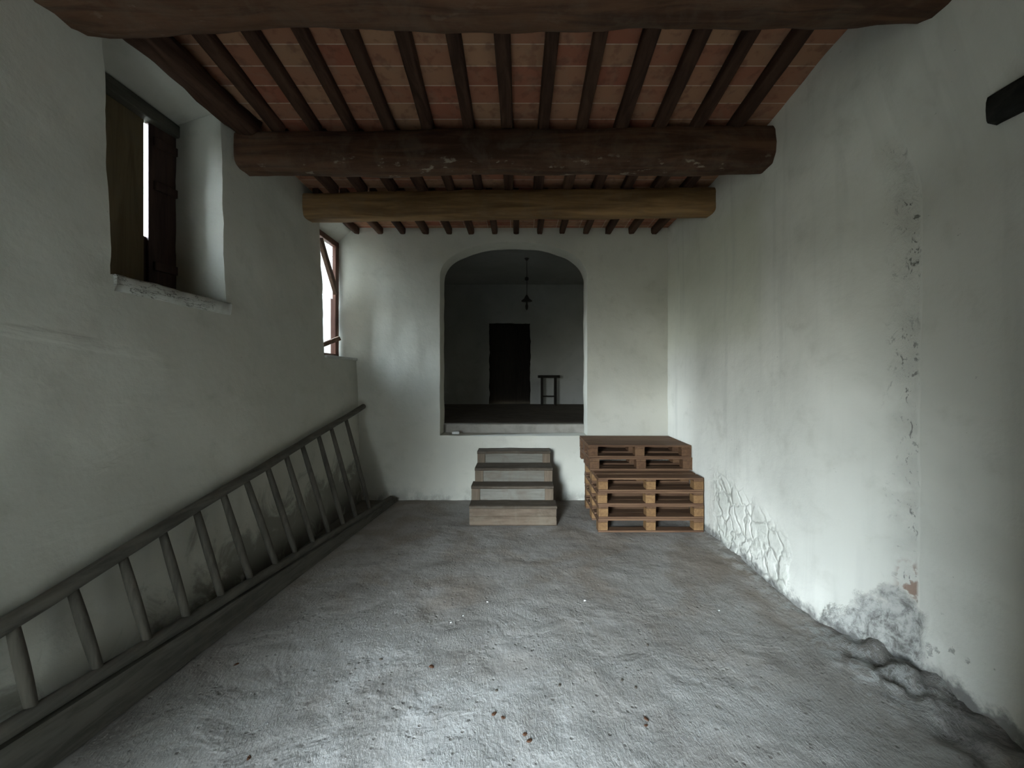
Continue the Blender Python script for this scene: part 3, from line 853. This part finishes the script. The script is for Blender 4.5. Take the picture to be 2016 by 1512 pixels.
# ------------------------------------------------------------------ steps under the arch
st = empty('wooden_steps', (-0.055, 4.08, 0)); tag(st, 'short flight of four worn wooden steps below the arched opening', 'steps')
steps = [(4.08, 4.264, 0.220, -0.520, 0.412), (4.264, 4.44, 0.378, -0.520, 0.395), (4.44, 4.70, 0.537, -0.500, 0.400), (4.70, 4.91, 0.680, -0.500, 0.396)]
for i, (y0, y1, h, x0, x1) in enumerate(steps):
    zb = steps[i - 1][2] if i else 0.004
    th = 0.030
    cx = (x0 + x1) / 2
    # tread: slightly uneven plank
    m = MB(); rows = []
    yb = y1 + 0.02 if i < 3 else y1
    prof = [(y0 - 0.006, h - th), (y0 - 0.012, h - th * 0.6), (y0 - 0.010, h - 0.006), (y0, h), (yb, h), (yb, h - th)]
    for j in range(25):
        x = x0 + (x1 - x0) * j / 24
        rows.append([Vector((x, y + fnoise(Vector((x, y, i)), 6) * 0.008, z + fnoise(Vector((x, i * 3, z)), 4) * 0.007)) for (y, z) in prof])
    m.grid([r + [r[0]] for r in rows])
    m.f.append(tuple(range(6))); m.f.append(tuple(24 * 7 + k for k in range(6))[::-1])
    child(m, 'tread', M['step_tread'], st, bevel=0)
    # riser
    m = MB()
    if i == 0:
        rows = []
        zs = [0.006, 0.02, 0.05, 0.08, 0.098, 0.106, 0.114, 0.15, 0.18, h - th]
        for j in range(25):
            x = x0 + 0.004 + (x1 - x0 - 0.008) * j / 24
            rows.append([Vector((x + fnoise(Vector((x, z, 2)), 6) * 0.01, y0 + (0.006 if z == 0.106 else 0) + (0.014 if z == 0.006 else 0) + fnoise(Vector((x, z, 5)), 7) * 0.012, z)) for z in zs] +
                        [Vector((x, y0 + 0.05, h - th)), Vector((x, y0 + 0.05, 0.006))])
        nn = len(rows[0])
        m.grid([r + [r[0]] for r in rows]); m.f.append(tuple(range(nn))); m.f.append(tuple(24 * (nn + 1) + k for k in range(nn))[::-1])
        child(m, 'riser', M['step_front'], st, smooth=False)['label'] = 'thick brown front plank of the lowest step'
    else:
        m.box((cx, y0 + 0.022, (zb + h - th) / 2), (x1 - x0 - 0.18, 0.02, h - th - zb))
        child(m, 'riser', M['step_riser'], st)
        for sx_, xx in ((-1, x0 + 0.05), (1, x1 - 0.05)):
            m = MB(); m.box((xx, y0 + 0.06, (zb + h - th) / 2), (0.096, 0.12, h - th - zb)); child(m, 'corner_block', M['step_block'], st, bevel=0.005)
for sx_, xx in ((-1, -0.485), (1, 0.375)):
    m = MB()
    pts = [(4.13, 0.005), (4.90, 0.005), (4.90, 0.645), (4.74, 0.645), (4.74, 0.505), (4.47, 0.505), (4.47, 0.345), (4.30, 0.345), (4.30, 0.185), (4.13, 0.185)]
    n = len(pts)
    m.add([(xx - 0.012, y, z) for y, z in pts] + [(xx + 0.012, y, z) for y, z in pts],
          [tuple(range(n))[::-1], tuple(n + k for k in range(n))] + [(k, (k + 1) % n, n + (k + 1) % n, n + k) for k in range(n)])
    child(m, 'side_board', M['step_block'], st)

# ------------------------------------------------------------------ pallets
PH = 0.138
def make_pallet(W, D_, blk=0.098, bmat='pallet_block'):
    """origin: centre of the underside"""
    root = empty('wooden_pallet')
    tb_, hs = 0.019, PH
    ys = [-D_ / 2 + 0.05, 0, D_ / 2 - 0.05]
    for y, bw in zip(ys, (0.10, 0.14, 0.10)):           # bottom boards, full length
        m = MB(); m.box((0, y, tb_ / 2), (W, bw, tb_)); m.build('bottom_board', M['pallet_x'], root, bevel=0.003)
    for x in (-W / 2 + blk / 2, 0, W / 2 - blk / 2):
        for y, bw in zip(ys, (0.10, 0.14, 0.10)):
            m = MB(); m.box((x, y, (tb_ + hs - 2 * tb_) / 2), (blk, bw - 0.004, hs - 3 * tb_ - 0.001), None); m.build('block', M[bmat], root, bevel=0.004)
        m = MB(); m.box((x, 0, hs - 1.5 * tb_), (blk + 0.004, D_ - 0.006, tb_)); m.build('cross_board', M['pallet_y'], root, bevel=0.003)
    nb = 5; ws = [0.145, 0.10, 0.145, 0.10, 0.145]
    gap = (D_ - sum(ws)) / 4; y = -D_ / 2
    for wv in ws:
        m = MB(); m.box((0, y + wv / 2, hs - tb_ / 2), (W, wv, tb_)); m.build('deck_board', M['pallet_x'], root, bevel=0.003)
        y += wv + gap
    return root
PW = 1.072
pal = make_pallet(PW, 0.80)
lab = ['pine pallet lying on the floor, lowest of the corner stack', 'pine pallet second from the floor in the corner stack',
       'pine pallet third from the floor in the corner stack', 'pine pallet fourth from the floor, its front edge sticking out as a ledge']
for i in range(4):
    p = pal if i == 0 else copy_tree(pal)
    p.location = (0.814 + PW / 2 + (0, 0.004, -0.003, 0.002)[i], 3.905 + 0.40 + (0, 0.006, 0.0, 0.004)[i], 0.010 + PH * i)
    p.rotation_euler = (0, 0, R((0.0, 0.2, -0.25, 0.1)[i]))
    tag(p, lab[i], 'pallet', 'pallets stacked in the corner')
pal2 = make_pallet(1.128, 0.675, 0.105, 'pallet_block_dark')
for i in range(2):
    p = pal2 if i == 0 else copy_tree(pal2)
    p.location = ((1.352, 1.344)[i], 4.215 + 0.345 + (0.0, 0.004)[i], 0.010 + PH * (4 + i))
    p.rotation_euler = (0, 0, R((0.2, -0.9)[i]))
    tag(p, ('brown pallet just above the ledge, set back in the corner stack', 'brown pallet at the very top of the corner stack')[i], 'pallet', 'pallets stacked in the corner')

# ------------------------------------------------------------------ ladder and timbers along the left wall
lad = empty('wooden_ladder', (-1.9, 3.1, 0)); tag(lad, 'long tapered grey wooden ladder lying on its side against the left wall', 'ladder')
tf = Vector((-1.955, 4.86, 1.215)); tn = Vector((-2.005, 1.20, 0.58))
# direction check points on the rails
def rail(a, b, r0, r1, name, mat, seed, ext=1.0):
    n = 26; pts = []; rd = []
    for i in range(n + 1):
        t = i / n; p = a.lerp(b, t)
        p = p + Vector((fnoise(Vector((t * 5, seed, 0))) * 0.008, 0, fnoise(Vector((t * 5, seed, 9))) * 0.012))
        pts.append(p); rd.append((r0 + (r1 - r0) * t) * (1 + fnoise(Vector((t * 9, seed, 4))) * 0.12))
    m = MB(); m.tube(pts, rd, 14, True, 1.0)
    return child(m, name, mat, lad, smooth=True)
bf = Vector((-1.600, 4.84, 0.060)); bn = Vector((-1.950, 1.20, 0.282))
rail(tf, tn, 0.031, 0.036, 'side_rail', M['ladder'], 1)
rail(bf, bn, 0.030, 0.034, 'side_rail', M['ladder'], 2)
tops = [680, 651, 626, 594, 562, 525, 483, 438, 385, 318, 239, 139, 22]
feet = [729, 702, 677, 649, 618, 583, 545, 495, 438, 370, 293, 196, 65]
def along(a, b, px):            # point of the line a-b that stands in that column of the photo
    k = (px - VX) / F; d = b - a
    return a + d * max(0.0, min(1.0, (k * a.y - a.x) / (d.x - k * d.y)))
for px, qx in zip(tops, feet):
    a = along(tf, tn, px); b = along(bf, bn, qx)
    m = MB(); n = 6
    m.tube([a.lerp(b, j / n) for j in range(n + 1)], [0.019 + 0.004 * math.sin(math.pi * j / n) for j in range(n + 1)], 10, True, 1.0, Vector((0, 1, 0)))
    child(m, 'rung', M['rung'], lad, smooth=True)
def plank_on_edge(a, b, h0, h1, th, name, label, seed):
    a, b = Vector(a), Vector(b); d = (b - a).normalized(); sd = Vector((d.y, -d.x, 0)).normalized()
    n = 40; rows = []
    for i in range(n + 1):
        t = i / n; c = a.lerp(b, t); h = h0 + (h1 - h0) * t; w_ = fnoise(Vector((t * 6, seed, 0))) * 0.008
        c = c + sd * w_; e = fnoise(Vector((t * 14, seed, 5))) * 0.006
        rows.append([c - sd * th / 2, c - sd * th / 2 + Vector((0, 0, h + e)), c + sd * th / 2 + Vector((0, 0, h + e)), c + sd * th / 2])
        rows[-1].append(rows[-1][0])
    m = MB(); m.grid(rows); m.f.append((0, 1, 2, 3)); m.f.append(tuple(n * 5 + k for k in (3, 2, 1, 0)))
    o = m.build(name, M['ladder'], origin=(a + b) / 2); tag(o, label, 'timber')
# squared timber on the floor carrying the ladder's lower rail
plank_on_edge((-1.555, 4.90, 0.004), (-1.960, 1.15, 0.004), 0.045, 0.225, 0.035, 'floor_plank', 'long grey plank on edge along the floor in front of the ladder', 5)

# ------------------------------------------------------------------ charred lintel in the nearer right wall
m = log_mesh((2.125, 0.9, 2.787), (2.125, 1.72, 2.787), 0.035, 0.060, 4, 0.008, 18, 0.04, 8)
o = m.build('charred_lintel', M['black_wood'], smooth=True, origin=(2.125, 1.4, 2.787))
tag(o, 'short black charred timber let into the right wall near the photo edge', 'timber')

# ------------------------------------------------------------------ bits on the floor
def chip(px, py, s, mat, label, cat, name, grp, k=0, flat=0.35, el=1.4):
    Z = F * EYE / (py - VY); x = (px - VX) * Z / F; s = s * (0.7 if mat is M['chip'] else 1.0)
    rnd = random.Random(px * 7 + py)
    m = MB(); n = 7; ring = []
    ang = rnd.uniform(0, 3)
    for i in range(n):
        a = 2 * math.pi * i / n; r = s * rnd.uniform(0.6, 1.0)
        u, v = math.cos(a) * r * el, math.sin(a) * r
        ring.append((x + u * math.cos(ang) - v * math.sin(ang), Z + u * math.sin(ang) + v * math.cos(ang)))
    z0 = floor_z(x, Z) + 0.001
    vs = [(p[0], p[1], z0) for p in ring] + [(x + (p[0] - x) * 0.6, Z + (p[1] - Z) * 0.6, z0 + s * flat * rnd.uniform(0.7, 1.4)) for p in ring]
    m.add(vs, [tuple(range(n))[::-1], tuple(n + i for i in range(n))] + [(i, (i + 1) % n, n + (i + 1) % n, n + i) for i in range(n)])
    o = m.build(name, mat, origin=(x, Z, z0)); tag(o, label, cat, grp)
G1 = 'brown leaf scraps on the floor'; G2 = 'white plaster chips on the floor'; G3 = 'dark crumbs on the floor'
for (px, py, s, l) in [(972, 1405, .012, 'brown leaf scrap, left one of the pair below the steps in the foreground'), (990, 1412, .011, 'brown leaf scrap, right one of the pair below the steps in the foreground'),
                       (1034, 1446, .011, 'brown leaf scrap, upper one of the two nearest the bottom edge'), (1043, 1459, .013, 'brown leaf scrap, lower one of the two nearest the bottom edge'),
                       (1272, 1415, .011, 'reddish leaf scrap on the floor under the pallet stack, upper one'), (1272, 1428, .008, 'tiny reddish leaf scrap on the floor under the pallet stack, lower one'),
                       (849, 1313, .014, 'narrow dark leaf left of the steps, halfway down the floor'), (465, 1308, .013, 'dark leaf on the floor nearest the ladder'),
                       (490, 1492, .010, 'brown leaf scrap at the bottom left edge of the floor')]:
    chip(px, py, s, M['leaf'], l, 'leaf', 'leaf_scrap', G1, flat=0.3, el=1.6)
for (px, py, s, l) in [(888, 1225, .010, 'bright white plaster chip on the floor left of the steps'), (1151, 1183, .012, 'oblong white plaster chip on the floor below the pallet stack'),
                       (960, 1186, .010, 'white chip, one of two tiny ones straight below the steps'), (912, 1213, .007, 'smallest white chip, between two others left of the steps'),
                       (1416, 1202, .009, 'white chip on the floor close to the right wall')]:
    chip(px, py, s, M['chip'], l, 'rubble', 'plaster_chip', G2, flat=0.5)
for (px, py, s, l) in [(750, 1298, .010, 'dark crumb left of the narrow dark leaf'), (1102, 1350, .011, 'dark crumb in the middle of the foreground'), (978, 1359, .009, 'dark crumb above the pair of leaf scraps'),
                       (1275, 1270, .011, 'flat dark crumb below the pallet stack'), (1225, 1340, .010, 'round dark crumb right of the middle foreground'), (1252, 1354, .010, 'dark crumb beside the round one, a step nearer')]:
    chip(px, py, s, M['crumb'], l, 'crumb', 'floor_crumb', G3, flat=0.4)
